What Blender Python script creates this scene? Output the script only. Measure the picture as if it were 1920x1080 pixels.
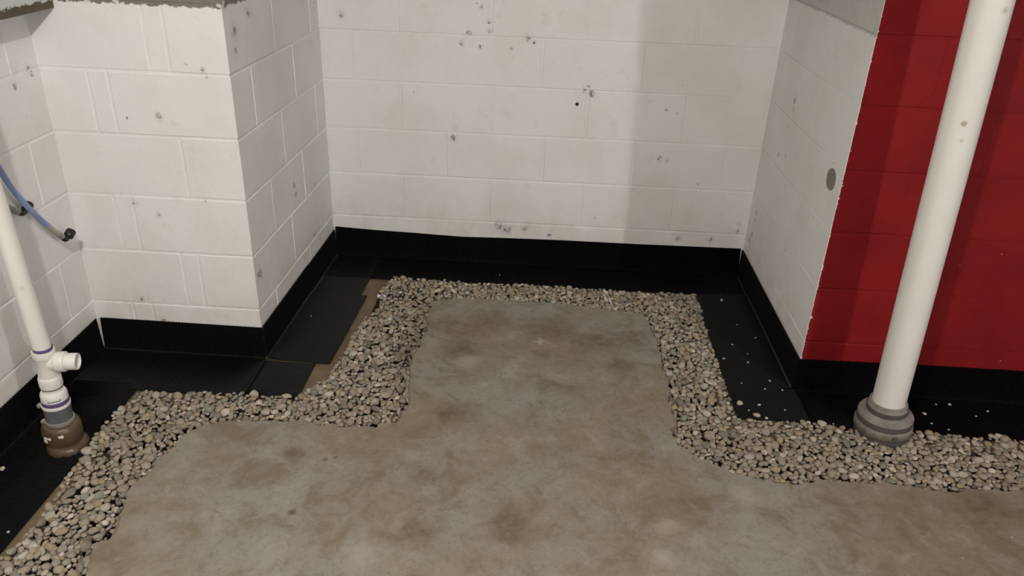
import bpy, bmesh, math, random
import numpy as np
from mathutils import Vector, Matrix

for o in list(bpy.data.objects): bpy.data.objects.remove(o)
SC = bpy.context.scene
COL = SC.collection
R = math.radians

# ------------------------------------------------------------------ camera
cam_d = bpy.data.cameras.new('camera'); cam = bpy.data.objects.new('camera', cam_d); COL.objects.link(cam)
cam.location = (0, 0, 1.5541)
cam.rotation_euler = (R(63.1118), R(-1.9983), R(2.9889))
cam_d.sensor_width = 36.0; cam_d.lens = 1475.285 / 1920 * 36.0; cam_d.clip_start = 0.02
SC.camera = cam
# ------------------------------------------------------------------ world, exposure
w = bpy.data.worlds.new('basement_air'); SC.world = w; w.use_nodes = True
w.node_tree.nodes['Background'].inputs[0].default_value = (1.0, 0.97, 0.93, 1)
w.node_tree.nodes['Background'].inputs[1].default_value = 0.10
SC.view_settings.view_transform = 'Standard'; SC.view_settings.look = 'None'
SC.view_settings.gamma = 1.0; SC.view_settings.use_curve_mapping = False
SC.view_settings.exposure = 0.0
# ------------------------------------------------------------------ the two ceiling bulbs that light the place
LAMPS = [((-0.40, 0.10, 2.20), 112.0, (1.0, 0.970, 0.925), 0.035),
         ((3.20, -1.50, 2.20), 196.0, (1.0, 0.985, 0.975), 0.07)]
for i, (loc, pw, colr, rad) in enumerate(LAMPS):
    ld = bpy.data.lights.new('bulb_light', 'POINT'); ld.energy = pw; ld.color = colr; ld.shadow_soft_size = rad
    lo = bpy.data.objects.new('bulb_light', ld); COL.objects.link(lo); lo.location = loc

rng = random.Random(7); nrng = np.random.default_rng(7)

# ================================================================== helpers
def link(name, me, mat=None, parent=None, kind=None, label=None, cat=None, group=None, loc=None):
    o = bpy.data.objects.new(name, me); COL.objects.link(o)
    if mat is not None and me is not None:
        if len(me.materials) == 0: me.materials.append(mat)
        else: o.material_slots[0].link = 'OBJECT'; o.material_slots[0].material = mat
    if parent is not None: o.parent = parent
    if loc is not None: o.location = loc
    if kind: o['kind'] = kind
    if label: o['label'] = label
    if cat: o['category'] = cat
    if group: o['group'] = group
    return o

def bm_mesh(bm, name, smooth=None):
    me = bpy.data.meshes.new(name)
    bmesh.ops.recalc_face_normals(bm, faces=bm.faces)
    bm.to_mesh(me); bm.free()
    if smooth is not None:
        for p in me.polygons: p.use_smooth = True
        me.set_sharp_from_angle(angle=R(smooth))
    return me

def box(bm, x0, x1, y0, y1, z0, z1, bev=0):
    vs = [bm.verts.new((x, y, z)) for x in (x0, x1) for y in (y0, y1) for z in (z0, z1)]
    f = []
    for q in ((0,1,3,2),(4,6,7,5),(0,4,5,1),(2,3,7,6),(0,2,6,4),(1,5,7,3)):
        f.append(bm.faces.new([vs[i] for i in q]))
    if bev:
        es = {e for fc in f for e in fc.edges}
        bmesh.ops.bevel(bm, geom=list(es), offset=bev, segments=2, affect='EDGES', profile=0.5)

def lathe(prof, n=40, center=(0, 0, 0), axis=None, closed=True, wob=0, seed=0):
    """profile of (radius, height); optional axis direction."""
    bm = bmesh.new(); rr = random.Random(seed)
    M = Matrix.Identity(3)
    if axis is not None: M = Vector((0, 0, 1)).rotation_difference(Vector(axis)).to_matrix()
    rings = []
    ph = [rr.uniform(0, 6.28) for _ in range(6)]
    for k, (r, h) in enumerate(prof):
        ring = []
        for i in range(n):
            a = 2*math.pi*i/n
            r2 = r*(1 + wob*(math.sin(2*a+ph[0]+h*30)+.6*math.sin(5*a+ph[1]+h*70)+.4*math.sin(9*a+ph[2]-h*90)))
            ring.append(bm.verts.new(M @ Vector((r2*math.cos(a), r2*math.sin(a), h)) + Vector(center)))
        rings.append(ring)
    for a, b in zip(rings[:-1], rings[1:]):
        for i in range(n): bm.faces.new((a[i], a[(i+1) % n], b[(i+1) % n], b[i]))
    if closed:
        bm.faces.new(rings[0][::-1]); bm.faces.new(rings[-1])
    return bm

def tube(pts, rad, n=14, sub=6):
    """smooth tube through points (Catmull-Rom)."""
    P = [Vector(p) for p in pts]; Q = []
    for i in range(len(P)-1):
        p0 = P[max(i-1, 0)]; p1 = P[i]; p2 = P[i+1]; p3 = P[min(i+2, len(P)-1)]
        for k in range(sub):
            t = k/sub
            Q.append(0.5*((2*p1)+(-p0+p2)*t+(2*p0-5*p1+4*p2-p3)*t*t+(-p0+3*p1-3*p2+p3)*t**3))
    Q.append(P[-1])
    bm = bmesh.new(); rings = []; up = Vector((1, 0, 0))
    for i, q in enumerate(Q):
        d = (Q[min(i+1, len(Q)-1)]-Q[max(i-1, 0)]).normalized()
        u = d.cross(up).normalized(); v = d.cross(u)
        rings.append([bm.verts.new(q+u*rad*math.cos(2*math.pi*k/n)+v*rad*math.sin(2*math.pi*k/n)) for k in range(n)])
    for a, b in zip(rings[:-1], rings[1:]):
        for i in range(n): bm.faces.new((a[i], a[(i+1) % n], b[(i+1) % n], b[i]))
    bm.faces.new(rings[0][::-1]); bm.faces.new(rings[-1])
    return bm

# ------------------------------------------------------------------ material helper
class NT:
    def __init__(s, name):
        s.m = bpy.data.materials.new(name); s.m.use_nodes = True; s.t = s.m.node_tree
        s.b = s.t.nodes['Principled BSDF']; s.pos = None
    def n(s, typ, **kw):
        nd = s.t.nodes.new(typ)
        for k, v in kw.items(): setattr(nd, k, v)
        return nd
    def put(s, sock, v):
        if isinstance(v, bpy.types.NodeSocket): s.t.links.new(v, sock)
        elif v is not None: sock.default_value = v
    def P(s):
        if s.pos is None: s.pos = s.n('ShaderNodeNewGeometry').outputs['Position']
        return s.pos
    def math(s, op, a, b=None, c=None, clamp=False):
        nd = s.n('ShaderNodeMath', operation=op, use_clamp=clamp)
        s.put(nd.inputs[0], a); s.put(nd.inputs[1], b)
        if c is not None: s.put(nd.inputs[2], c)
        return nd.outputs[0]
    def vec(s, op, a, b=None, sc=None):
        nd = s.n('ShaderNodeVectorMath', operation=op); s.put(nd.inputs[0], a)
        if b is not None: s.put(nd.inputs[1], b)
        if sc is not None: s.put(nd.inputs['Scale'], sc)
        return nd.outputs['Value'] if op in ('DISTANCE', 'LENGTH') else nd.outputs[0]
    def noise(s, scale, detail=4, rough=.55, vec=None, out='Fac', dist=0):
        nd = s.n('ShaderNodeTexNoise'); s.put(nd.inputs['Vector'], vec if vec is not None else s.P())
        nd.inputs['Scale'].default_value = scale; nd.inputs['Detail'].default_value = detail
        nd.inputs['Roughness'].default_value = rough; nd.inputs['Distortion'].default_value = dist
        return nd.outputs[out]
    def ramp(s, f, a, b, lo=0., hi=1., smooth=True):
        nd = s.n('ShaderNodeMapRange'); nd.interpolation_type = 'SMOOTHSTEP' if smooth else 'LINEAR'
        s.put(nd.inputs[0], f); s.put(nd.inputs[1], a); s.put(nd.inputs[2], b); nd.inputs[3].default_value = lo; nd.inputs[4].default_value = hi
        return nd.outputs[0]
    def mix(s, f, a, b, blend='MIX'):
        nd = s.n('ShaderNodeMix', data_type='RGBA', blend_type=blend)
        s.put(nd.inputs[0], f)
        s.put(nd.inputs[6], a if not isinstance(a, tuple) else a+(1,)); s.put(nd.inputs[7], b if not isinstance(b, tuple) else b+(1,))
        return nd.outputs[2]
    def sep(s, v=None):
        nd = s.n('ShaderNodeSeparateXYZ'); s.put(nd.inputs[0], v if v is not None else s.P()); return nd.outputs
    def warped(s, scale, amt):
        c = s.noise(scale, 3, .6, out='Color')
        return s.vec('ADD', s.P(), s.vec('SCALE', s.vec('SUBTRACT', c, (.5, .5, .5)), sc=amt))
    def spots(s, lst, soft=.35, wscale=90, wamt=.014):
        wp = s.warped(wscale, wamt); acc = None
        for x, y, z, r, st in lst:
            d = s.vec('DISTANCE', wp, (x, y, z))
            f = s.ramp(d, r*soft, r, st, 0.)
            acc = f if acc is None else s.math('MAXIMUM', acc, f)
        return acc
    def finish(s, color, rough=.6, bump=None, bdist=.002, bstr=.5, spec=None):
        s.put(s.b.inputs['Base Color'], color if not isinstance(color, tuple) else color+(1,))
        s.put(s.b.inputs['Roughness'], rough)
        if spec is not None: s.b.inputs['Specular IOR Level'].default_value = spec
        if bump is not None:
            nd = s.n('ShaderNodeBump'); nd.inputs['Distance'].default_value = bdist; nd.inputs['Strength'].default_value = bstr
            s.put(nd.inputs['Height'], bump); s.put(s.b.inputs['Normal'], nd.outputs[0])
        return s.m

# ------------------------------------------------------------------ wear marks on each painted wall (x, y, z, radius)
MARKS = dict(
back=[(-0.302,3.312,1.144,.0057),(-0.282,3.312,1.127,.0076),(-0.247,3.312,1.071,.0076),(-0.246,3.312,1.038,.0076),(-0.333,3.311,1.026,.0152),(-0.361,3.311,.982,.0095),(-0.284,3.312,.975,.0076),(-0.157,3.312,.974,.0057),(-0.089,3.312,1.015,.012),(-0.066,3.313,.999,.0076),(-0.561,3.311,.777,.0057),(.172,3.313,.833,.0076),(.154,3.313,.815,.0095),(.188,3.314,.805,.018),(.244,3.314,.878,.0057),(.506,3.315,.748,.007),(.552,3.315,.737,.007),(.052,3.313,.502,.0045),(.499,3.315,.539,.0095),(.537,3.315,.529,.0076),(.245,3.314,.251,.0057),(-.186,3.312,.186,.0228),(-.149,3.312,.172,.0266),(-.064,3.313,.182,.0152),(.046,3.313,.154,.0114),(.625,3.315,.168,.0133),(.776,3.316,.171,.0133),(.887,3.316,.255,.0076),(.889,3.316,.216,.0095),(-.393,3.311,.588,.0152),(.559,3.315,.855,.0057),(-.85,3.309,1.075,.0114)],
alcove=[(.929,3.003,.885,.014),(.929,2.994,.853,.0095),(.929,2.979,.675,.0095),(.929,3.068,.654,.0076),(.929,3.023,.778,.0057),(.928,3.221,.346,.011),(.928,3.219,.317,.011),(.928,3.225,.244,.0115),(.928,3.255,.201,.0115),(.93,2.555,.593,.0057),(.93,2.484,.805,.0057)],
front=[(-1.041,2.387,1.005,.0055),(-1.051,2.387,1.03,.0076),(-1.102,2.388,1.048,.0057),(-1.314,2.388,.866,.006),(-1.214,2.388,.879,.0114),(-1.384,2.389,.221,.009),(-1.363,2.389,.222,.0065),(-1.305,2.388,.222,.0057),(-1.27,2.388,.544,.0076),(-1.106,2.388,.602,.0065),(-1.322,2.389,.137,.0114),(-1.346,2.389,.583,.0095)],
left=[(-1.566,2.344,1.02,.0095),(-1.566,2.351,1.003,.0095),(-1.566,2.258,.983,.0133),(-1.566,2.278,.89,.0057)],
side=[(-.956,2.851,.501,.0133),(-.956,2.859,.461,.0114),(-.966,2.461,1.134,.019),(-.966,2.452,1.079,.0114),(-.963,2.582,1.172,.0152),(-.95,3.091,.424,.0114),(-.967,2.427,.322,.0228),(-.952,3.037,.217,.0114)])

def white_paint(key, bare=(.20, .19, .17)):
    t = NT('white_block_paint_'+key)
    n1 = t.noise(3.1, 5, .6); n2 = t.noise(11, 4, .6)
    c = t.mix(t.ramp(n1, .38, .66), (.80, .79, .782), (.75, .733, .712))
    c = t.mix(t.ramp(n2, .60, .80, 0, .45), c, (.63, .58, .50))
    z = t.sep()[2]
    c = t.mix(t.math('MULTIPLY', t.ramp(z, .42, .12, 0, .55), t.ramp(n2, .35, .7)), c, (.66, .60, .52))
    # sparse random specks and the scuffs seen on this wall
    vo = t.n('ShaderNodeTexVoronoi'); t.put(vo.inputs['Vector'], t.P()); vo.inputs['Scale'].default_value = 7.0
    sp = t.math('MULTIPLY', t.ramp(vo.outputs['Distance'], .016, .045, 1, 0), t.ramp(t.noise(2.3), .52, .56, 0, .6))
    mk = t.spots([m[:3]+(m[3]*1.1, .92) for m in MARKS[key]], .25, 62, .030)
    mk = t.math('MULTIPLY', mk, t.ramp(t.noise(95, 3, .6), .36, .60, .10, 1.))
    sm = t.spots([m[:3]+(m[3]*2.6, .34) for m in MARKS[key] if m[3] > .007], 0., 28, .035)
    c = t.mix(t.math('MULTIPLY', sm, t.ramp(t.noise(36, 4, .6), .35, .62)), c, (.36, .33, .30))
    c = t.mix(t.math('MAXIMUM', sp, mk), c, (.12, .105, .09))
    if key == 'alcove':   # oval flake where paint came away
        d = t.vec('LENGTH', t.vec('MULTIPLY', t.vec('SUBTRACT', t.warped(60, .01), (.93, 2.476, .755)), (0, .85, 1.0)))
        c = t.mix(t.ramp(d, .035, .037, 1, 0), c, (.21, .20, .17))
    # paint stops raggedly at the sixth course
    zz = t.math('ADD', z, t.math('MULTIPLY', t.math('SUBTRACT', t.noise(38, 4, .7), .5), .034))
    up = t.ramp(zz, 1.2105, 1.2135)
    fl = t.ramp(t.noise(26, 3), .60, .64) if key != 'alcove' else 0.0
    up = t.math('MULTIPLY', up, t.math('SUBTRACT', 1.0, t.math('MULTIPLY', fl, .8)))
    bc = t.mix(t.noise(30), bare, tuple(v*1.35 for v in bare))
    c = t.mix(up, c, bc)
    h = t.math('ADD', t.noise(210, 3, .6), t.math('MULTIPLY', t.noise(26, 4, .6), 1.4))
    return t.finish(c, .62, h, .0022, .42, .35)

def red_paint():
    t = NT('red_block_paint')
    n1 = t.noise(4.5, 5, .6)
    c = t.mix(t.ramp(n1, .35, .68), (.235, .0105, .0120), (.190, .0085, .0100))
    n3 = t.noise(130, 3, .7)
    c = t.mix(t.ramp(n3, .60, .78, 0, .25), c, (.15, .010, .012))
    vo = t.n('ShaderNodeTexVoronoi'); t.put(vo.inputs['Vector'], t.P()); vo.inputs['Scale'].default_value = 11
    sp = t.math('MULTIPLY', t.ramp(vo.outputs['Distance'], .02, .05, 1, 0), t.ramp(t.noise(1.9), .54, .58))
    c = t.mix(t.math('MULTIPLY', sp, .7), c, (.60, .40, .28))
    x = t.sep()[0]; e = t.math('SUBTRACT', x, .9306)
    nn = t.math('MULTIPLY', t.ramp(t.noise(42, 5, .75), .50, .82), .014)
    c = t.mix(t.math('LESS_THAN', e, t.math('ADD', nn, .0008)), c, (.74, .71, .66))
    h = t.math('ADD', t.noise(210, 3, .6), t.math('MULTIPLY', t.noise(26, 4, .6), 1.4))
    return t.finish(c, .6, h, .0022, .42, .14)

def concrete():
    t = NT('stained_concrete')
    n1 = t.noise(2.2, 6, .62); n2 = t.noise(7.5, 6, .68, dist=.6); n3 = t.noise(75, 4, .7)
    n4 = t.noise(17, 6, .7, dist=.8)
    c = t.mix(t.ramp(n1, .38, .62), (.235, .195, .138), (.262, .246, .206))
    c = t.mix(t.ramp(n2, .48, .68, 0, .75), c, (.165, .127, .077))
    c = t.mix(t.ramp(n2, .46, .30, 0, .65), c, (.335, .305, .255))
    c = t.mix(t.ramp(n4, .52, .70, 0, .55), c, (.160, .128, .086))
    c = t.mix(t.ramp(n4, .46, .32, 0, .40), c, (.33, .305, .262))
    c = t.mix(t.ramp(n3, .50, .74, 0, .45), c, (.135, .11, .078))
    st = [(.261,2.574,.17),(-.271,2.457,.11),(.08,2.634,.17),(-.211,2.664,.13),(-.227,2.066,.10),(.328,2.395,.09),(.012,2.451,.05),(-.3,1.761,.08),(-.03,1.582,.10),(-.279,1.531,.08),(1.304,1.774,.14),(-.69,1.82,.07),(.38,2.62,.10),(-.33,2.65,.10)]
    wp = t.warped(6, .14); acc = None
    for x, y, r in st:
        d = t.vec('LENGTH', t.vec('MULTIPLY', t.vec('SUBTRACT', wp, (x, y, .045)), (1, 1.15, .3)))
        f = t.ramp(d, r*.15, r*1.05, .85, 0); acc = f if acc is None else t.math('MAXIMUM', acc, f)
    acc = t.math('MULTIPLY', acc, t.ramp(t.noise(24, 5, .7), .25, .72, .25, 1.))
    c = t.mix(acc, c, (.125, .088, .050))
    # pale efflorescence streaks and flecks
    dk = t.spots([(-.62,1.579,.045,.016,.8),(-.589,1.8,.045,.012,.7),(-.565,1.815,.045,.009,.7),(-.66,1.815,.045,.012,.5)], .3, 70, .02)
    c = t.mix(dk, c, (.09, .07, .05))
    pl = t.spots([(.025,2.545,.045,.03,.7),(.06,2.54,.045,.018,.6),(-.23,2.38,.045,.06,.35),(.36,1.50,.045,.05,.5),(.36,1.40,.045,.06,.5),(.38,1.62,.045,.05,.4),(-.40,1.45,.045,.08,.35),(.62,1.76,.045,.06,.4)], .1, 40, .06)
    vo = t.n('ShaderNodeTexVoronoi'); t.put(vo.inputs['Vector'], t.P()); vo.inputs['Scale'].default_value = 9
    fk = t.math('MULTIPLY', t.ramp(vo.outputs['Distance'], .015, .05, 1, 0), t.ramp(t.noise(3.3), .54, .58, 0, .8))
    c = t.mix(t.math('MAXIMUM', pl, fk), c, (.44, .40, .34))
    h = t.math('ADD', t.math('MULTIPLY', t.noise(9, 5, .65), 2.0), t.math('MULTIPLY', t.noise(120, 4, .7), .5))
    return t.finish(c, t.ramp(n2, .3, .7, .62, .85), h, .004, .45, .3)

def simple(name, col, rough=.5, var=.15, nscale=25, bump=0, bs=150, spec=None, metal=0):
    t = NT(name); n = t.noise(nscale, 4, .6)
    c = t.mix(n, tuple(v*(1-var) for v in col), tuple(min(1, v*(1+var)) for v in col))
    m = t.finish(c, rough, t.noise(bs, 3) if bump else None, .002, bump or .1, spec)
    t.b.inputs['Metallic'].default_value = metal
    return m

def pvc(name, marks):
    t = NT(name); n = t.noise(9, 4, .6)
    c = t.mix(n, (.79, .775, .73), (.74, .715, .655))
    c = t.mix(t.spots(marks, .3, 120, .008), c, (.34, .27, .17))
    return t.finish(c, .38, None)

def coupling_rubber():
    t = NT('dust_grey_coupling_rubber'); n = t.noise(22, 5, .65)
    c = t.mix(t.ramp(n, .3, .7), (.30, .283, .25), (.185, .168, .142))
    z = t.math('ADD', t.sep()[2], t.math('MULTIPLY', t.math('SUBTRACT', t.noise(45, 4, .7), .5), .07))
    c = t.mix(t.ramp(z, .072, .026, 0, .9), c, t.mix(t.noise(70, 4), (.050, .040, .028), (.16, .13, .085)))
    return t.finish(c, .75, t.noise(90, 4, .7), .003, .5)
M = dict(
    concrete=concrete(), red=red_paint(),
    white={k: white_paint(k, (.47, .46, .44) if k == 'alcove' else (.17, .16, .14)) for k in MARKS},
    membrane=simple('black_ribbed_plastic', (.0042, .0042, .0045), .34, .2, 14, spec=.22),
    membrane_dusty=simple('dusty_black_ribbed_plastic', (.0052, .0052, .0054), .36, .3, 9, spec=.17),
    soil=simple('brown_soil', (.05, .036, .022), .95, .4, 40, .6, 90),
    footing=simple('muddy_footing_concrete', (.165, .118, .068), .9, .45, 14, .6, 110),
    ceiling=simple('ceiling_board', (.55, .53, .49), .8, .06),
    pvc_a=pvc('white_pvc', [(-1.385, 1.82, .545, .016, .55), (-1.375, 1.83, .56, .010, .6)]),
    pvc_b=pvc('white_pvc_riser', [(1.100, 2.104, 1.045, .012, .8), (1.115, 2.11, 1.33, .016, .7), (1.105, 2.10, 1.00, .008, .4)]),
    primer=simple('purple_primer', (.115, .070, .185), .5, .3, 60),
    rubber=simple('grey_rubber_sleeve', (.115, .118, .125), .55, .45, 22, .2, 60),
    steel=simple('dull_steel_band', (.36, .34, .31), .4, .25, 60, metal=.4),
    clay=simple('brown_stained_hub', (.090, .058, .031), .40, .6, 22, .5, 60),
    dirty_rubber=coupling_rubber(),
    dark_rubber=simple('dark_groove_rubber', (.075, .068, .060), .7, .5, 18, .3, 90),
    paintfleck=simple('white_paint_fleck', (.80, .77, .72), .5, .05),
    blue=simple('blue_tubing', (.225, .300, .520), .38, .12, 18),
    greytube=simple('grey_tubing', (.26, .26, .25), .42, .2, 30),
    blackfit=simple('black_plastic_fitting', (.018, .017, .016), .35, .3, 60),
    clear=simple('pale_tube_end', (.40, .38, .32), .35, .2, 60),
    bare=simple('bare_beam_wood', (.075, .058, .034), .8, .5, 40, .4),
    porcelain=simple('white_porcelain', (.75, .74, .70), .3, .03),
    ink=simple('grey_print_ink', (.10, .10, .10), .6, .2),
    scrap=simple('white_scrap', (.78, .77, .78), .55, .06),
)
PEB = [('tan', (.335, .280, .208)), ('grey-brown', (.285, .245, .190)), ('pale grey', (.400, .355, .290)), ('cream', (.50, .445, .365)),
       ('yellow-brown', (.330, .260, .160)), ('dark grey', (.205, .180, .145)), ('greenish grey', (.250, .243, .190))]
PEBW = [.30, .28, .17, .055, .09, .07, .035]

# ================================================================== walls of painted block
CZ = [0.0, .2037, .4071, .6084, .8140, 1.0152, 1.2188, 1.4220]    # course lines
A_ = Vector((-1.5664, 2.3896)); B_ = Vector((-.9682, 2.3870)); C_ = Vector((-.9446, 3.3091)); D_ = Vector((.9280, 3.3164)); E_ = Vector((.9306, 2.3813))
L_ = Vector((-1.5621, -1.0)); F_ = E_ + Vector((3.0, .0171))
GAP = .0062; REC = .0025; TH = .03
TOP = 2.40
_blk = {}
def block_mesh(l, h, m0, m1, c0=False, c1=False, soft=0):
    key = (round(l, 3), round(h, 3), m0, m1, c0, c1, soft)
    if key in _blk: return _blk[key]
    l, h = key[0], key[1]; ch = .0026; g = GAP/2; gz = g; cz = ch
    if soft: g = -.0001; ch = .0003
    if soft > 1: gz = .0011; cz = .0012
    bm = bmesh.new()
    def ring(x0, x1, z0, z1, y): return [bm.verts.new(p) for p in ((x0, y, z0), (x1, y, z0), (x1, y, z1), (x0, y, z1))]
    xa = 0 if m0 else (-.006 if c0 else g); xb = l if m1 else (l+.006 if c1 else l-g)
    ca = .0012 if m0 else ch; cb = .0012 if m1 else ch
    f = ring(xa+ca, xb-cb, gz+cz, h-gz-cz, 0)
    e = ring(xa+(.0 if not m0 else 0), xb, gz, h-gz, -ch if not (m0 or m1) else -.0016)
    b = ring(xa+(TH-.002 if m0 else 0), xb-(TH-.002 if m1 else 0), gz, h-gz, -TH+.002)
    bm.faces.new(f)
    for p, q in ((f, e), (e, b)):
        for i in range(4): bm.faces.new((p[i], p[(i+1) % 4], q[(i+1) % 4], q[i]))
    bm.faces.new(b[::-1])
    me = bm_mesh(bm, 'block'); _blk[key] = me
    return me

def wall(name, a, b, joints, mat, conv0=False, conv1=False, s_from=0.0, s_to=None, thick=.14, soft=0):
    """wall face from a to b (room on the left of a->b is decided by n); joints: list per course of joint positions."""
    t = (b-a); Ln = t.length; t.normalize(); n = Vector((t.y, -t.x))        # n points to the room
    s_to = Ln if s_to is None else s_to
    ang = math.atan2(t.y, t.x)
    root = bpy.data.objects.new(name, None)
    bm = bmesh.new()
    # backing: recessed mortar bed, mitred at outside corners; local frame x along wall, y out to the room
    r0 = REC if conv0 else 0; r1 = REC if conv1 else 0
    def prism(x0, x1, z0, z1, yf, k0, k1):
        vs = [bm.verts.new(p) for p in ((x0, yf, z0), (x1, yf, z0), (x1, yf, z1), (x0, yf, z1),
              (x0+k0, -thick, z0), (x1-k1, -thick, z0), (x1-k1, -thick, z1), (x0+k0, -thick, z1))]
        for q in ((0,1,2,3),(7,6,5,4),(0,4,5,1),(3,2,6,7),(0,3,7,4),(1,5,6,2)): bm.faces.new([vs[i] for i in q])
    k0 = thick if conv0 else 0; k1 = thick if conv1 else 0
    e0 = 0 if conv0 else .05; e1 = 0 if conv1 else .05      # run on into the neighbour at inside corners
    prism(r0-e0, Ln-r1+e1, -.08, CZ[-1], -REC, k0, k1)
    prism(-e0, Ln+e1, CZ[-1]+.001, TOP, 0, k0, k1)
    if s_from > .05: prism(0, s_from-GAP, -.08, CZ[-1], 0, k0, 0)
    if s_to < Ln-.05: prism(s_to+GAP, Ln, -.08, CZ[-1], 0, 0, k1)
    me = bm_mesh(bm, name); o = link(name, me, mat, kind='structure')
    o.location = (a.x, a.y, 0); o.rotation_euler = (0, 0, ang)
    o.scale = (1, -1, 1) if False else (1, 1, 1)
    for k in range(7):
        js = [s_from]+sorted(j for j in joints[k] if s_from+.02 < j < s_to-.02)+[s_to]
        for i in range(len(js)-1):
            l = js[i+1]-js[i]; h = CZ[k+1]-CZ[k]
            m0 = conv0 and i == 0; m1 = conv1 and i == len(js)-2
            bo = link('block', block_mesh(l, h, m0, m1, i == 0 and s_from == 0 and not conv0, i == len(js)-2 and s_to == Ln and not conv1, soft), mat, parent=o)
            dy = 0 if (m0 or m1) else rng.uniform(-.0011, .0004)*(.12 if soft else 1)
            bo.location = (js[i], dy, CZ[k])
            if not (m0 or m1 or soft): bo.rotation_euler = (rng.uniform(-.0022, .0022), 0, rng.uniform(-.001, .001))
    return o
# in the local frame +y must point to the room: the rooms's side of a->b must be on its left
def run(s0, s1, start, step=.4064):
    out = []; x = start
    while x < s1: 
        if x > s0: out.append(x)
        x += step
    return out
LW = (A_-L_).length
# left wall is traversed A->L so that the room lies to its left
wall('wall_left', A_, L_, [run(0, 3, .137 if k % 2 else .34) for k in range(7)], M['white']['left'], s_to=1.9)
fr = {0: [.143, .213], 1: [.347, .407], 2: [.152, .214], 3: [.410], 4: [.148, .212], 5: [.352, .414], 6: [.2]}
Lf = (B_-A_).length
wall('wall_pier', B_, A_, [[Lf-j for j in fr[k]] for k in range(7)], M['white']['front'], conv0=True)
sd = {0: [.17, .575], 1: [.40], 2: [.229, .582], 3: [.398, .80], 4: [.166, .575], 5: [.405, .81], 6: [.2, .6]}
Ls = (C_-B_).length
wall('wall_pier_side', C_, B_, [[Ls-j for j in sd[k]] for k in range(7)], M['white']['side'], conv1=True)
bk = {0: [.138, .53, .94, 1.337, 1.725], 1: [.325, .713, 1.125, 1.531], 2: [.134, .521, .945, 1.333, 1.722], 3: [.329, .715, 1.12, 1.53],
      4: [.133, .516, .92, 1.339, 1.729], 5: [.325, .707, 1.088, 1.531], 6: [.13, .52, .92, 1.33, 1.73]}
Lb = (D_-C_).length
wall('wall_back', D_, C_, [[Lb-j for j in bk[k]] for k in range(7)], M['white']['back'])
La = (E_-D_).length
wall('wall_alcove_right', E_, D_, [[La-j for j in ([.14, .53] if k % 2 == 0 else [.33, .735])] if k != 5 else [La-.521, La-.13] for k in range(7)], M['white']['alcove'], conv0=True, soft=2)
wall('wall_right', F_, E_, [[3.0-j for j in (run(0, 3, .4064) if k % 2 == 0 else run(0, 3, .2032))] for k in range(7)], M['red'], conv1=True, s_from=3.0-1.829, soft=1)

# ------------------------------------------------------------------ floor slab with broken-out edge
SLAB = [(-1.32,.78),(-1.10,.80),(-1.06,.86),(-1.05,1.05),(-1.049,1.322),(-1.06,1.367),(-1.082,1.429),(-1.055,1.449),(-1.061,1.5),(-1.082,1.579),(-1.091,1.627),(-1.079,1.672),(-1.068,1.705),(-1.081,1.765),(-1.05,1.802),(-1.053,1.835),(-1.038,1.896),(-.994,1.941),(-.888,1.971),(-.684,1.983),(-.649,1.962),(-.594,1.964),(-.464,1.98),(-.418,2.004),(-.399,2.084),(-.397,2.132),(-.431,2.324),(-.428,2.421),(-.419,2.487),(-.411,2.579),(-.42,2.704),(-.416,2.827),(-.302,2.865),(-.163,2.871),(-.068,2.859),(.094,2.869),(.203,2.854),(.31,2.825),(.439,2.817),(.454,2.748),(.462,2.636),(.471,2.531),(.471,2.435),(.477,2.332),(.48,2.276),(.461,2.21),(.467,2.15),(.478,2.102),(.451,2.054),(.462,1.982),(.514,1.927),(.57,1.89),(.617,1.856),(.69,1.835),(.754,1.824),(.815,1.835),(.867,1.851),(.937,1.846),(1.055,1.857),(1.118,1.853),(1.164,1.835),(1.247,1.835),(1.285,1.855),(1.354,1.852),(1.451,1.857),(1.7,1.86),(1.86,1.85),(1.92,1.92),(1.93,2.15)]
def jag(pts, step=.015, amp=.006):
    out = []
    for p, q in zip(pts[:-1], pts[1:]):
        p = Vector(p); q = Vector(q); d = q-p; m = max(1, int(d.length/step)); nn = Vector((-d.y, d.x)).normalized()
        for i in range(m):
            out.append(p+d*(i/m)+nn*(rng.uniform(-amp, amp) if i else 0))
    out.append(Vector(pts[-1])); return out
edge = jag(SLAB)
ZS = .045
def slab():
    bm = bmesh.new()
    far = [Vector((4.0, 2.16)), Vector((4.0, -3.2)), Vector((-1.56, -3.2)), Vector((-1.56, .40)), Vector((-1.33, .42))]
    n = len(edge); inner = []; 
    for i, p in enumerate(edge):
        d = (edge[min(i+1, n-1)]-edge[max(i-1, 0)]).normalized(); nn = Vector((d.y, -d.x))   # towards slab (right of travel)
        inner.append(p+nn*rng.uniform(.003, .010))
    top = [bm.verts.new((p.x, p.y, ZS)) for p in inner]+[bm.verts.new((p.x, p.y, ZS)) for p in far]
    lip = [bm.verts.new((p.x, p.y, ZS-rng.uniform(.003, .010))) for p in edge]+[bm.verts.new((p.x, p.y, ZS-.006)) for p in far]
    bot = [bm.verts.new((v.co.x, v.co.y, -.06)) for v in lip]
    N = len(top)
    f = bm.faces.new(top)
    for i in range(N):
        j = (i+1) % N
        bm.faces.new((top[i], top[j], lip[j], lip[i])); bm.faces.new((lip[i], lip[j], bot[j], bot[i]))
    bmesh.ops.triangulate(bm, faces=[f])
    return bm_mesh(bm, 'floor')
link('floor', slab(), M['concrete'], kind='structure')
# bare soil under the gravel
bm = bmesh.new(); box(bm, -1.75, 4.0, -3.2, 3.5, -.16, -.045)
link('floor_soil', bm_mesh(bm, 'floor_soil'), M['soil'], kind='structure')
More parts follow.
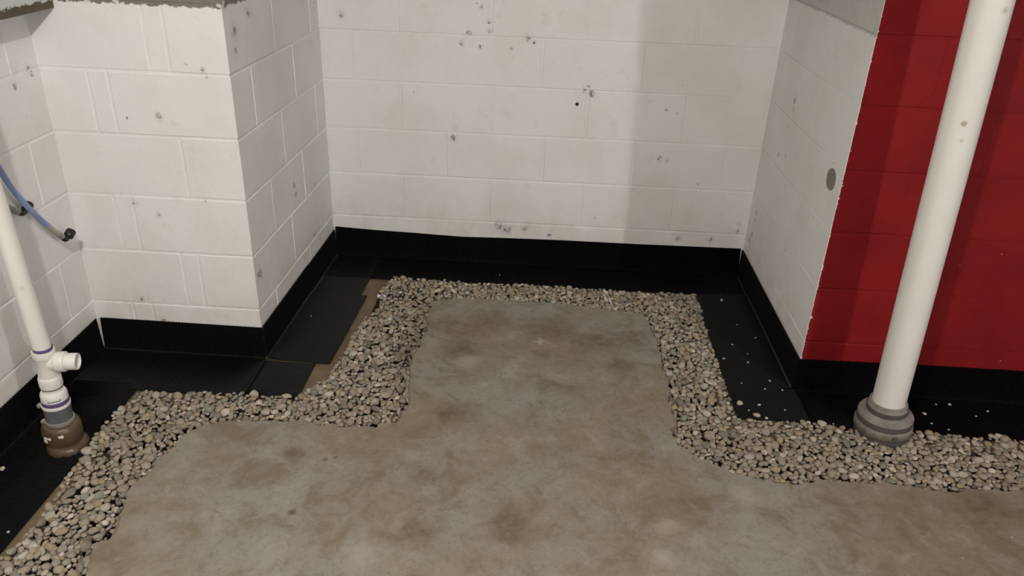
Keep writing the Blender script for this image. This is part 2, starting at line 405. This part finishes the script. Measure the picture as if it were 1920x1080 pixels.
# footing ledge that runs along the foot of every wall
def footing():
    bm = bmesh.new(); W = .285
    inn = [Vector((A_.x, -.9)), A_, B_, C_, D_, E_, Vector((3.9, E_.y+.017))]
    out = [Vector((A_.x+W, -.9)), Vector((A_.x+W, A_.y-W)), Vector((B_.x+W, B_.y-W)), Vector((C_.x+W, C_.y-W)), Vector((D_.x-W, D_.y-W)), Vector((E_.x-W, E_.y-W)), Vector((3.9, E_.y-W+.017))]
    inn2 = [Vector((-1.70, -.9)), Vector((-1.70, 2.52)), Vector((-1.1, 2.52)), Vector((-1.08, 3.44)), Vector((1.06, 3.44)), Vector((1.06, 2.52)), Vector((3.9, 2.52))]
    m = len(inn)
    vt = [[bm.verts.new((p.x, p.y, -.003)) for p in out], [bm.verts.new((p.x, p.y, -.003)) for p in inn2]]
    vb = [[bm.verts.new((v.co.x, v.co.y, -.10)) for v in r] for r in vt]
    for i in range(m-1):
        bm.faces.new((vt[0][i], vt[0][i+1], vt[1][i+1], vt[1][i])); bm.faces.new((vt[0][i], vb[0][i], vb[0][i+1], vt[0][i+1]))
    return bm_mesh(bm, 'floor_footing')
link('floor_footing', footing(), M['footing'], kind='structure')
bm = bmesh.new(); box(bm, -1.75, 4.0, -3.2, 3.5, TOP, TOP+.05)
link('ceiling', bm_mesh(bm, 'ceiling'), M['ceiling'], kind='structure')

# boxed-in ledge on top of the left wall
def ledge_mat():
    t = NT('ledge_paint'); z = t.sep()[2]
    zz = t.math('ADD', z, t.math('MULTIPLY', t.math('SUBTRACT', t.noise(34, 4, .7), .5), .045))
    c = t.mix(t.ramp(zz, 1.214, 1.220), t.mix(t.noise(50), (.05, .038, .02), (.13, .10, .06)), (.60, .62, .60))
    return t.finish(c, .6, t.noise(120), .002, .4)
bm = bmesh.new(); box(bm, -1.5660, -1.474, -.9, 2.3885, 1.192, 1.36, .003)
link('trim_1', bm_mesh(bm, 'trim_1'), ledge_mat(), kind='structure')

# small drilled hole in the back wall
th = link('drilled_hole', bm_mesh(lathe([(.0075, 0), (.0070, .003)], 14, axis=(0, -1, 0)), 'drilled_hole', 40), M['blackfit'],
          label='small black drilled hole plugged in the white back wall', cat='wall hole', loc=(.129, 3.3143, .757))

# ================================================================== black ribbed drainage membrane
PITCH = .0100; AMP = .0042
def panel(a, b, out_dir, s0, s1, v0, v1, width, top, lift, mat, label, taper=(0, 0), wall_off=.0045):
    """a->b wall line, out_dir: unit vector from the wall to the room. L-shaped ribbed sheet between s0..s1;
    the upright leg only exists between v0..v1. width(s), top(s) functions."""
    t = (b-a).normalized(); nS = 4
    cols = []; m = int(round((s1-s0)/PITCH))*nS
    wave = [1, .2, -1, -1]
    bm = bmesh.new()
    def colverts(s, wv, up):
        w_ = width(s); pts = []
        if up:
            h = top(s)
            for k, q in enumerate((1.0, .66, .33, .12)):
                z = .012+lift+(h-.012-lift)*q; pts.append((wall_off, z, 1, 0))
            pts.append((wall_off+.002, .006+lift, .8, .6)); pts.append((wall_off+.008, .001+lift, .45, .9))
        else: pts.append((.0, lift, 0, 1))
        for q in (.12, .35, .6, .82, 1.0): pts.append((wall_off+.01+(w_-.01)*q, lift+.0008*math.sin(q*5+s*3), 0, 1))
        vs = []
        for d, z, nd, nz in pts:
            d2 = d+AMP*.5*(wv+1)*nd; z2 = z+AMP*.5*(wv+1)*nz
            ss = s
            if up and z > .02:
                f = min(1, (z-.02)/.12)
                if taper[0] and s-v0 < .05: ss = s+taper[0]*f*(1-(s-v0)/.05)
                if taper[1] and v1-s < .05: ss = s-taper[1]*f*(1-(v1-s)/.05)
            p = a+t*ss+out_dir*d2
            vs.append(bm.verts.new((p.x, p.y, max(z2, .0))))
        return vs
    prev = None
    for i in range(m+1):
        s = s0+(s1-s0)*i/m; up = (v0-1e-6 <= s <= v1+1e-6)
        vs = colverts(s, wave[i % 4], up)
        if prev is not None:
            q, pv = (vs, prev)
            k = min(len(q), len(pv))
            q2 = q[-k:]; p2 = pv[-k:]
            if len(q) != len(pv):
                k = 5; q2 = q[-k:]; p2 = pv[-k:]
            for j in range(k-1): bm.faces.new((p2[j], p2[j+1], q2[j+1], q2[j]))
        prev = vs
    me = bm_mesh(bm, 'drainage_membrane')
    o = link('drainage_membrane', me, mat, label=label, cat='membrane', group='black drainage membrane around the walls')
    md = o.modifiers.new('thickness', 'SOLIDIFY'); md.thickness = .0012; md.offset = 0
    return o
c_ = lambda v: (lambda s: v)
wob = lambda base, a, f, p: (lambda s: base+a*math.sin(s*f+p))
panel(L_, A_, Vector((1, 0)), 1.05, LW-.004, 1.05, LW-.006, wob(.234, .004, 3, 0), wob(.1366, .002, 4, 0), .002, M['membrane'],
      'black ribbed drainage membrane along the foot of the white wall behind the standpipe', taper=(0, .006))
# pier front: upright leg spans the whole face, flat leg starts beyond the left sheet
panel(A_, B_, Vector((0, -1)), .010, Lf+.010, .010, Lf+.006, lambda s: .243 if s > .215 else .21, wob(.136, .0015, 5, 1), .0068, M['membrane'],
      'black ribbed drainage membrane across the front of the projecting white pier', taper=(.007, 0))
def flat_piece(x0, x1, y0, y1, lift, mat, label):
    return panel(Vector((x0, y0)), Vector((x0, y1)), Vector((1, 0)), 0, y1-y0, 9, 9, c_(x1-x0), c_(0), lift, mat, label, wall_off=-.01)
flat_piece(-1.000, -.770, 2.140, 2.37, .0005, M['membrane'], 'flat black ribbed membrane offcut filling the outside corner of the pier')
panel(B_, C_, Vector((1, -.0256)).normalized(), -.014, .520, -.004, .520, lambda s: .236+.012*s, c_(.1366), .0068, M['membrane_dusty'],
      'dusty black ribbed membrane along the pier side, overlapping onto the muddy footing')
panel(B_, C_, Vector((1, -.0256)).normalized(), .490, Ls-.010, .490, Ls-.010, c_(.212), c_(.1335), .0012, M['membrane_dusty'],
      'short black ribbed membrane piece beside the pier, next to the back corner', taper=(0, .006))
bt = [(0,.147),(.183,.139),(.38,.134),(.594,.127),(.755,.131),(1.016,.135),(1.405,.135),(1.87,.139)]
def backtop(s):
    for (x0, h0), (x1, h1) in zip(bt[:-1], bt[1:]):
        if s <= x1: return h0+(h1-h0)*(s-x0)/(x1-x0)
    return .139
panel(C_, D_, Vector((0, -1)), .006, Lb-.008, .006, Lb-.008, wob(.226, .004, 3, 1), backtop, .0040, M['membrane'],
      'long black ribbed membrane across the foot of the white back wall', taper=(.004, .006))
panel(D_, E_, Vector((-1, -.003)).normalized(), .232, La+.203, .232, La+.0075, lambda s: .236, c_(.1366), .0098, M['membrane_dusty'],
      'dusty black ribbed membrane with loose pebbles along the alcove right wall')
panel(D_, E_, Vector((-1, -.003)).normalized(), .008, .236, .008, .236, c_(.226), c_(.1366), .0008, M['membrane'],
      'short black ribbed membrane in the back right corner of the alcove', taper=(.006, 0))
def red_w(s): return .232+.004*math.sin(s*4)
panel(E_, F_, Vector((0, -1)), -.0075, 1.95, -.0075, 1.95, red_w, wob(.135, .002, 4, 0), .0028, M['membrane'],
      'black ribbed drainage membrane along the foot of the red wall')

# ================================================================== gravel trench
GOUT = [(-1.30,.79),(-1.30,1.1),(-1.312,1.378),(-1.300,1.42),(-1.292,1.506),(-1.300,1.576),(-1.312,1.672),(-1.318,1.781),(-1.321,1.831),(-1.333,1.93),(-1.326,2.001),(-1.313,2.061),(-1.313,2.136),(-.947,2.142),(-.775,2.150),(-.754,2.203),(-.704,2.295),(-.695,2.409),(-.689,2.524),(-.68,2.721),(-.635,2.785),(-.655,2.94),(-.633,3.082),(-.013,3.078),(.690,3.078),(.688,2.312),(.697,2.186),(.971,2.178),(1.055,2.145),(1.288,2.160),(1.609,2.156),(1.93,2.156)]
gpoly = np.array(GOUT+[tuple(p) for p in SLAB[::-1]])
def inside(P, poly):
    x, y = P[:, 0], P[:, 1]; r = np.zeros(len(P), bool); j = len(poly)-1
    for i in range(len(poly)):
        xi, yi = poly[i]; xj, yj = poly[j]
        c = ((yi > y) != (yj > y)) & (x < (xj-xi)*(y-yi)/(yj-yi+1e-12)+xi); r ^= c; j = i
    return r
def seg_dist(P, pts):
    d = np.full(len(P), 9.)
    pts = np.array(pts)
    for p, q in zip(pts[:-1], pts[1:]):
        v = q-p; tt = np.clip(((P-p)@v)/(v@v), 0, 1); d = np.minimum(d, np.linalg.norm(P-(p+tt[:, None]*v), axis=1))
    return d
PIPES = [(1.153, 2.15, .080), (-1.395, 1.85, .068)]
def pack(ntry, amed, k, grow_in):
    cand = np.stack([nrng.uniform(-1.36, 1.94, ntry), nrng.uniform(.78, 3.1, ntry)], 1)
    ins = inside(cand, gpoly); dS = seg_dist(cand[:], SLAB)
    ok = ins | (dS < grow_in)
    for px, py, pr_ in PIPES: ok &= (np.hypot(cand[:, 0]-px, cand[:, 1]-py) > pr_)
    cand = cand[ok]
    a = np.clip(amed*np.exp(nrng.normal(0, .30, len(cand))), .0046, .0165)
    # big ones get first pick
    order = np.argsort(-(a+nrng.uniform(0, .0035, len(a))))
    cell = .02; grid = {}; out = []
    for i in order:
        x, y = cand[i]; r = a[i]*.86; gx, gy = int(x//cell), int(y//cell); good = True
        for ix in range(gx-2, gx+3):
            for iy in range(gy-2, gy+3):
                for (u, v, q) in grid.get((ix, iy), ()):
                    if (u-x)**2+(v-y)**2 < (k*(r+q))**2: good = False; break
                if not good: break
            if not good: break
        if good:
            grid.setdefault((gx, gy), []).append((x, y, r)); out.append(i)
    return cand[out], a[out]
topP, topA = pack(95000, .0082, .74, .0)
botP, botA = pack(40000, .0090, .80, .03)
def ground_h(P):
    h = np.full(len(P), .004)
    h += .006*np.sin(P[:, 0]*9+1)*np.sin(P[:, 1]*11)
    dS = seg_dist(P, SLAB)
    h -= .006*np.clip(1-dS/.05, 0, 1)
    hole = np.clip(1-np.hypot((P[:, 0]+.47)/.095, (P[:, 1]-2.52)/.30), 0, 1); h -= .060*hole
    hole = np.clip(1-np.hypot((P[:, 0]+.49)/.07, (P[:, 1]-2.86)/.07), 0, 1); h -= .02*hole
    return h
def pick_cols(n):
    return nrng.choice(len(PEB), n, p=np.array(PEBW)/sum(PEBW))
def ico(sub):
    bm = bmesh.new(); bmesh.ops.create_icosphere(bm, subdivisions=sub, radius=1)
    V = np.array([v.co[:] for v in bm.verts]); F = np.array([[v.index for v in f.verts] for f in bm.faces]); bm.free(); return V, F
def lump(V, seed):
    r = np.random.default_rng(seed); U = V.copy(); s = np.ones(len(V))
    for _ in range(5):
        d = r.normal(size=3); d /= np.linalg.norm(d); s += .10*np.sin(2.1*(V@d)*1.3+r.uniform(0, 6))
    for _ in range(3):                       # a few flattened faces
        d = r.normal(size=3); d /= np.linalg.norm(d); q = (V*s[:, None])@d; lim = r.uniform(.72, .92)
        s = np.where(q > lim, s*(lim+(q-lim)*.35)/np.maximum(q, 1e-6), s)
    return U*s[:, None]
def rots(n, tilt):
    M_ = np.zeros((n, 3, 3)); a = nrng.uniform(0, 2*np.pi, n); b = nrng.normal(0, tilt, n); g = nrng.uniform(0, 2*np.pi, n)
    ca, sa, cb, sb, cg, sg = np.cos(a), np.sin(a), np.cos(b), np.sin(b), np.cos(g), np.sin(g)
    Rz = np.zeros((n, 3, 3)); Rz[:, 0, 0] = ca; Rz[:, 0, 1] = -sa; Rz[:, 1, 0] = sa; Rz[:, 1, 1] = ca; Rz[:, 2, 2] = 1
    Rx = np.zeros((n, 3, 3)); Rx[:, 0, 0] = 1; Rx[:, 1, 1] = cb; Rx[:, 1, 2] = -sb; Rx[:, 2, 1] = sb; Rx[:, 2, 2] = cb
    Rg = np.zeros((n, 3, 3)); Rg[:, 0, 0] = cg; Rg[:, 0, 1] = -sg; Rg[:, 1, 0] = sg; Rg[:, 1, 1] = cg; Rg[:, 2, 2] = 1
    return Rz@Rx@Rg
def dims(a):
    n = len(a); return np.stack([a, a*nrng.uniform(.70, .95, n), a*nrng.uniform(.48, .74, n)], 1)
topH = ground_h(topP)+.0045+nrng.uniform(-.0035, .0045, len(topP)); botH = ground_h(botP)-.0075+nrng.uniform(-.003, .003, len(botP))
topD, botD = dims(topA), dims(botA); topR, botR = rots(len(topP), .38), rots(len(botP), .5); topC, botC = pick_cols(len(topP)), pick_cols(len(botP))
# project to find which of the pebbles show largest
cm = cam.rotation_euler.to_matrix(); Rm = np.array(cm)
def project(P3):
    d = (P3-np.array(cam.location))@Rm; z = -d[:, 2]; return 960+1475.3*d[:, 0]/z, 540-1475.3*d[:, 1]/z, z
P3 = np.column_stack([topP, topH]); u, v, dz = project(P3)
score = np.where((u > 5) & (u < 1915) & (v > 5) & (v < 1075) & (dz > 0), topA/np.maximum(dz, .1), 0)
score = np.where(seg_dist(topP, SLAB) < .035, score*.1, score)
big = np.argsort(-score)[:262]; bigset = np.zeros(len(topP), bool); bigset[big] = True

def stuff(name, sets, mat, label):
    """sets: list of (positions, heights, dims, rots, colour idx, icosphere subdivision)"""
    VV, FF, CC, off = [], [], [], 0
    for P, Hh, Dm, Rt, Cc, sub in sets:
        V0, F0 = ico(sub); shapes = [lump(V0, 100+i) for i in range(14)]
        sel = nrng.integers(0, 14, len(P)); S = np.stack(shapes)[sel]*Dm[:, None, :]
        W = np.einsum('nij,nkj->nki', Rt, S)+np.column_stack([P, Hh])[:, None, :]
        n, k = W.shape[:2]; VV.append(W.reshape(-1, 3))
        FF.append((F0[None]+(np.arange(n)*k)[:, None, None]).reshape(-1, 3)+off); off += n*k
        col = np.array([c for _, c in PEB])[Cc]*nrng.uniform(.78, 1.22, (n, 1))*nrng.uniform(.96, 1.04, (n, 3))
        CC.append(np.repeat(np.column_stack([col, np.ones(n)]), k, axis=0))
    V, F, Cx = np.concatenate(VV), np.concatenate(FF), np.concatenate(CC)
    me = bpy.data.meshes.new(name); me.vertices.add(len(V)); me.vertices.foreach_set('co', V.ravel().astype(np.float32))
    me.loops.add(F.size); me.loops.foreach_set('vertex_index', F.ravel().astype(np.int32))
    me.polygons.add(len(F)); me.polygons.foreach_set('loop_start', np.arange(0, F.size, 3, dtype=np.int32)); me.polygons.foreach_set('loop_total', np.full(len(F), 3, np.int32))
    me.polygons.foreach_set('use_smooth', np.ones(len(F), bool)); me.update(calc_edges=True)
    at = me.color_attributes.new('stone_colour', 'FLOAT_COLOR', 'POINT'); at.data.foreach_set('color', Cx.ravel().astype(np.float32))
    return link(name, me, mat, kind='stuff', label=label, cat='gravel')
t = NT('river_gravel'); at = t.n('ShaderNodeAttribute', attribute_name='stone_colour')
MG = t.finish(t.mix(t.ramp(t.noise(190, 4, .7), .35, .7, 0, .4), at.outputs['Color'], t.mix(.5, at.outputs['Color'], (.10, .08, .05))), .78, t.noise(420, 3), .001, .4, .3)
def peb_mat(nm, c):
    t = NT('pebble_'+nm.replace(' ', '_').replace('-', '_'))
    return t.finish(t.mix(t.ramp(t.noise(190, 4, .7), .35, .7, 0, .4), c, tuple(.5*x+.04 for x in c)), .75, t.noise(420, 3), .001, .4, .3)
PM = [peb_mat(nm, c) for nm, c in PEB]
rest = ~bigset
stuff('gravel', [(topP[rest], topH[rest], topD[rest], topR[rest], topC[rest], 2), (botP, botH, botD, botR, botC, 1)], MG,
      'bed of small rounded tan and grey river gravel filling the trench around the slab')
V0, F0 = ico(3)
PSH = []
for i in range(10):
    me = bpy.data.meshes.new('pebble'); Vp = lump(V0, 300+i); me.from_pydata(Vp.tolist(), [], F0.tolist())
    for p in me.polygons: p.use_smooth = True
    me.materials.append(PM[0]); PSH.append(me)
def place_name(x, y):
    if x < -1.0 and y < 1.75: return 'in the gravel strip along the left wall before the standpipe'
    if x < -1.0: return 'in the gravel strip beside the white standpipe'
    if x < -.62 and y < 2.2: return 'in the gravel in front of the white pier'
    if x < -.3: return 'in the gravel beside the white pier'
    if y > 2.75: return 'in the gravel strip before the back wall'
    if x < .75: return 'in the gravel beside the alcove right wall'
    return 'in the gravel strip before the red wall'
def shape_word(a, b, c):
    sz = 'large' if a > .0125 else ('medium-sized' if a > .0105 else 'small')
    return sz+' '+('flat' if c/a < .56 else ('egg-shaped' if b/a < .80 else 'rounded'))
def pebble(p, dm, rot, ci, label, group):
    o = link('pebble', PSH[rng.randrange(10)], PM[ci], label=label, cat='pebble', group=group)
    o.location = p; o.scale = dm; o.rotation_euler = Matrix(rot.tolist()).to_euler()
    return o
for i in big:
    ci = int(topC[i])
    pebble((topP[i, 0], topP[i, 1], topH[i]+.001), topD[i].tolist(), topR[i], ci, '%s %s pebble %s' % (shape_word(*topD[i]), PEB[ci][0], place_name(*topP[i])), 'pebbles lying on top of the gravel bed')
LOOSE = [(.795,3.026,.0071),(.767,2.655,.0044),(.715,2.548,.0062),(.87,2.719,.0044),(.819,2.82,.0032),(.802,2.531,.0044),(.813,2.593,.0032),(.854,2.412,.0044),(.747,2.387,.0038),(.823,2.357,.0044),(.884,2.357,.0044),(.712,2.253,.0122),(.78,2.256,.0056),(.757,2.19,.0122),(.787,2.181,.0056),(.863,2.237,.0038),(.738,2.221,.0038),(1.409,2.333,.0038),(1.457,2.335,.0065),(1.343,2.27,.0074),(1.574,2.309,.0047),(1.519,2.275,.0038),(1.345,2.216,.0046),(1.389,2.188,.0038),(1.511,2.16,.0100),(1.54,2.16,.0118),(1.009,2.182,.0036),(-1.51,1.714,.0090),(-1.345,1.48,.0046),(-.888,2.698,.0036),(-.167,3.17,.0036)]
for x, y, r in LOOSE:
    onF = .6 < x < .99; base = .0125 if onF else (.006 if x > .9 else (.0098 if -.95 < x < -.7 else (.007 if y > 3 else .005)))
    if onF: lb = 'flat cream pebble resting on the dusty membrane beside the alcove right wall' if r > .01 else 'tiny pale stone chip on the dusty membrane beside the alcove right wall'
    elif x > .9: lb = 'cream pebble at the edge of the membrane below the red wall' if r > .009 else 'tiny pale stone chip on the membrane below the red wall'
    elif x < -1.2: lb = 'pale pebble on the membrane by the left wall' if r > .008 else 'tiny stone chip on the membrane edge by the left gravel'
    elif y > 3: lb = 'tiny stone chip on the membrane under the back wall'
    else: lb = 'tiny stone chip on the dusty membrane beside the pier'
    pebble((x, y, base+r*.62), (r, r*.8, r*.62), rots(1, .08)[0], 3 if rng.random() < .7 else 2, lb, 'loose stones on the membrane')

# crumpled white scrap on the gravel edge
bm = bmesh.new(); g = {}
for i in range(7):
    for j in range(5):
        g[i, j] = bm.verts.new(((i-3)*.006+rng.uniform(-.002, .002), (j-2)*.006+rng.uniform(-.002, .002), rng.uniform(0, .011)))
for i in range(6):
    for j in range(4):
        if (i, j) in ((0, 0), (5, 3), (5, 0)): continue
        bm.faces.new((g[i, j], g[i+1, j], g[i+1, j+1], g[i, j+1]))
so = link('paper_scrap', bm_mesh(bm, 'paper_scrap'), M['scrap'], label='crumpled white scrap at the gravel edge by the pier', cat='scrap', loc=(-.645, 2.905, .004))
so.rotation_euler = (0, 0, .5); md = so.modifiers.new('thickness', 'SOLIDIFY'); md.thickness = .0008

# ================================================================== pipes
def thing(name, label, cat, loc, rot=(0, 0, 0)):
    o = bpy.data.objects.new(name, None); COL.objects.link(o); o.empty_display_size = .1
    o.location = loc; o.rotation_euler = rot; o['label'] = label; o['category'] = cat; return o
# --- red wall riser
rp = thing('drain_riser', 'tall white pipe rising before the red wall from a grey rubber coupling', 'pipe', (1.153, 2.15, 0), (0, R(-2.06), 0))
link('pipe', bm_mesh(lathe([(.0505, .06), (.0505, 2.39)], 48), 'riser_pipe', 40), M['pvc_b'], rp)
cp = link('coupling', bm_mesh(lathe([(.056, -.045), (.070, -.030), (.078, -.010), (.081, .012), (.081, .024), (.086, .030), (.0885, .038), (.0885, .055), (.086, .061), (.084, .063),
     (.084, .088), (.0815, .0925), (.062, .0955), (.060, .097), (.060, .122), (.058, .126)], 56, wob=.006, seed=3), 'coupling', 32), M['dirty_rubber'], rp)
link('groove', bm_mesh(lathe([(.0822, .002), (.0832, .006), (.0832, .024), (.0822, .029)], 56, wob=.004, seed=5, closed=False), 'groove', 40), M['dark_rubber'], cp)
link('groove', bm_mesh(lathe([(.0860, .064), (.0858, .066), (.0858, .080), (.0850, .083)], 56, closed=False), 'groove', 40), M['dark_rubber'], cp)
bd = link('clamp_band', bm_mesh(lathe([(.0605, .100), (.0622, .101), (.0622, .116), (.0605, .117)], 56, closed=False), 'clamp_band', 30), M['dark_rubber'], rp)
link('collar', bm_mesh(lathe([(.0515, .124), (.0570, .125), (.0582, .129), (.0575, .134), (.0515, .135)], 56, wob=.004, seed=8), 'collar', 40), M['dirty_rubber'], rp)
bm = bmesh.new(); box(bm, -.004, .012, -.0935, -.083, .040, .054, .002)
link('screw', bm_mesh(bm, 'screw'), M['dark_rubber'], bd)

# --- standpipe by the left wall
sp = thing('standpipe', 'white standpipe with side tee set in a brown hub by the left wall', 'pipe', (-1.402, 1.85, 0), (0, R(1.43), 0))
KR = .85
_lathe = lathe
def lathe(prof, n=40, center=(0, 0, 0), axis=None, closed=True, wob=0, seed=0):
    k2 = KR if axis is not None else 1
    return _lathe([(r*KR, h*k2) for r, h in prof], n, center, axis, closed, wob, seed)
link('pipe', bm_mesh(lathe([(.0290, -.005), (.0290, 2.06)], 40), 'standpipe_pipe', 40), M['pvc_a'], sp, loc=(0, 0, .328)).rotation_euler = (0, R(-3.5), 0)
link('primer_ring', bm_mesh(lathe([(.0300, .335), (.0303, .336), (.0303, .347), (.0300, .348)], 40, wob=.006, seed=2, closed=False), 'primer_ring', 40), M['primer'], sp, label='purple primer ring')
tee = link('tee', bm_mesh(lathe([(.031, .215), (.0355, .216), (.0365, .220), (.0365, .244), (.0355, .248), (.0325, .252), (.0325, .312), (.0350, .316), (.0360, .319), (.0360, .332), (.0350, .337), (.030, .338)], 44), 'tee', 32), M['pvc_a'], sp)
bdir = Vector((.985, .17, .0)).normalized()
link('branch_hub', bm_mesh(lathe([(.0300, .010), (.0310, .032), (.0345, .036), (.0350, .040), (.0350, .062), (.0340, .064), (.028, .0645)], 40, center=(0, 0, .297), axis=bdir), 'branch_hub', 32), M['pvc_a'], tee)
link('branch_stub', bm_mesh(lathe([(.0262, .050), (.0290, .051), (.0290, .100), (.0282, .102), (.0262, .102), (.0250, .098), (.0255, .070)], 40, center=(0, 0, .297), axis=bdir), 'branch_stub', 32), M['pvc_a'], tee)
rd = link('reducer', bm_mesh(lathe([(.031, .196), (.0325, .197), (.0325, .2145), (.031, .215)], 44), 'reducer', 32), M['pvc_a'], sp)
link('seam_ring', bm_mesh(lathe([(.0328, .2115), (.0350, .2125), (.0350, .2150), (.0328, .2155)], 44, closed=False), 'seam_ring', 40), M['dark_rubber'], rd)
cl = link('coupling', bm_mesh(lathe([(.038, .160), (.0425, .161), (.0425, .168), (.0425, .188), (.0410, .194), (.0375, .199), (.033, .200)], 48), 'pvc_coupling', 32), M['pvc_a'], sp)
link('primer_ring', bm_mesh(lathe([(.0428, .158), (.0440, .159), (.0440, .171), (.0428, .172)], 48, wob=.003, seed=6, closed=False), 'primer_ring', 40), M['primer'], sp, label='purple primer smear on the coupling')
# small illegible print on the coupling
for k in range(7):
    a0 = R(-88+k*8.5); bm = bmesh.new(); hh = .0045 if k % 3 else .0055
    vs = []
    for rr_ in (.0421*KR, .0429*KR):
        for aa in (a0, a0+R(5.5)):
            for z in (.1755+k*.0003, .1755+hh+k*.0003): vs.append(bm.verts.new((rr_*math.cos(aa), rr_*math.sin(aa), z)))
    for q in ((0,1,3,2),(4,6,7,5),(0,4,5,1),(2,3,7,6),(0,2,6,4),(1,5,7,3)): bm.faces.new([vs[i] for i in q])
    link('print_mark', bm_mesh(bm, 'print_mark'), M['ink'], cl)
link('clamp_band', bm_mesh(lathe([(.0425, .148), (.0460, .149), (.0460, .157), (.0425, .158)], 48, closed=False), 'clamp_band', 30), M['pvc_a'], sp)
slv = link('rubber_sleeve', bm_mesh(lathe([(.0400, .085), (.0435, .088), (.0430, .120), (.0440, .135), (.0445, .148), (.041, .150)], 48), 'rubber_sleeve', 40), M['rubber'], sp)
b2 = link('clamp_band', bm_mesh(lathe([(.0435, .090), (.0475, .091), (.0475, .101), (.0435, .102)], 48, closed=False), 'clamp_band', 30), M['steel'], sp)
for zc, par in ((.150, slv), (.093, b2)):
    bm = bmesh.new(); box(bm, -.047, -.034, -.022, -.006, zc-.006, zc+.006, .003)
    link('clamp_screw', bm_mesh(bm, 'clamp_screw'), M['steel'], par)
hub = link('hub', bm_mesh(lathe([(.055, -.035), (.057, .000), (.054, .010), (.057, .018), (.063, .032), (.0655, .050), (.0645, .070), (.0610, .082), (.054, .088), (.044, .090)], 52, wob=.008, seed=11), 'hub', 45), M['clay'], sp)
bell = lathe([(.060, -.035), (.068, -.015), (.071, .002), (.069, .015), (.060, .024), (.050, .026)], 52, center=(.012, -.006, 0), wob=.016, seed=12)
link('bell', bm_mesh(bell, 'bell', 45), M['clay'], sp)
# flecks of white paint on the hub
for az, zc, wd, hh in ((-104, .060, 26, .010), (-112, .048, 12, .009), (-62, .068, 14, .013)):
    bm = bmesh.new(); n = 7; top = []; bot = []
    rf = .0662*KR
    for i in range(n):
        aa = R(az-wd/2+wd*i/(n-1)); r_ = rf+.0006
        top.append(bm.verts.new((r_*math.cos(aa), r_*math.sin(aa), zc+hh*.5*rng.uniform(.3, 1.1)))); bot.append(bm.verts.new((r_*math.cos(aa), r_*math.sin(aa), zc-hh*.5*rng.uniform(.2, 1.1))))
    for i in range(n-1): bm.faces.new((top[i], bot[i], bot[i+1], top[i+1]))
    fo = link('paint_fleck', bm_mesh(bm, 'paint_fleck'), M['paintfleck'], hub); md = fo.modifiers.new('t', 'SOLIDIFY'); md.thickness = .002; md.offset = 0

lathe = _lathe
# ================================================================== tubing on the left wall
def elbow_fit(parent, p, tube_dir, cap_dir, rcap=.0155, lcap=.026):
    p = Vector(p); td = Vector(tube_dir).normalized(); cd = Vector(cap_dir).normalized()
    link('elbow', bm_mesh(tube([p-td*.012, p+td*.006, p+td*.014+cd*.004, p+td*.016+cd*.016], .0090, 14, 5), 'elbow', 50), M['blackfit'], parent)
    q = p+td*.016+cd*.012
    link('cap', bm_mesh(lathe([(.0095, 0), (rcap*.9, .002), (rcap, .005), (rcap, lcap-.003), (rcap*.95, lcap), (rcap*.72, lcap), (rcap*.70, lcap-.006)], 20, center=q, axis=cd), 'cap', 32), M['blackfit'], parent)
bt_ = thing('blue_tube', 'blue flexible tube hanging down the left wall with black elbow end', 'tube', (0, 0, 0))
bpts = [(-1.47, 1.90, 2.39), (-1.475, 1.90, 1.7), (-1.48, 1.915, 1.25), (-1.49, 1.955, .955), (-1.505, 2.026, .80), (-1.51, 2.067, .723), (-1.51, 2.115, .650), (-1.51, 2.169, .580)]
link('tube', bm_mesh(tube(bpts, .0085), 'tube', 60), M['blue'], bt_)
link('tube_end', bm_mesh(tube([(-1.51, 2.166, .584), (-1.51, 2.190, .556), (-1.51, 2.212, .534)], .0092), 'tube_end', 60), M['clear'], bt_)
link('ferrule', bm_mesh(tube([(-1.51, 2.208, .538), (-1.51, 2.222, .522)], .0102), 'ferrule', 60), M['steel'], bt_)
elbow_fit(bt_, (-1.51, 2.228, .515), (0, .66, -.75), (.10, .86, .50))
gt = thing('grey_tube', 'grey flexible tube with black elbow end behind the blue tube', 'tube', (0, 0, 0))
link('tube', bm_mesh(tube([(-1.545, 1.83, 2.39), (-1.545, 1.83, 1.3), (-1.545, 1.88, .92), (-1.545, 1.96, .765), (-1.545, 2.031, 0.706), (-1.545, 2.092, 0.659)], .0095), 'tube', 60), M['greytube'], gt)
link('ferrule', bm_mesh(tube([(-1.545, 2.085, 0.664), (-1.545, 2.104, 0.651)], .0102), 'ferrule', 60), M['steel'], gt)
elbow_fit(gt, (-1.545, 2.110, 0.646), (0, .8, -.6), (.03, .90, .43), .0135, .03)

# ================================================================== lampholders of the two bulbs
for i, (loc, pw, colr, rad) in enumerate(LAMPS):
    lt = thing('ceiling_lampholder', ['white porcelain lampholder on the ceiling over the standpipe side', 'white porcelain lampholder on the ceiling over the red wall side'][i], 'lamp', (loc[0], loc[1], TOP))
    link('base', bm_mesh(lathe([(.020, -.115), (.028, -.110), (.032, -.06), (.055, -.03), (.062, -.002), (.060, 0)], 28), 'base', 35), M['porcelain'], lt)
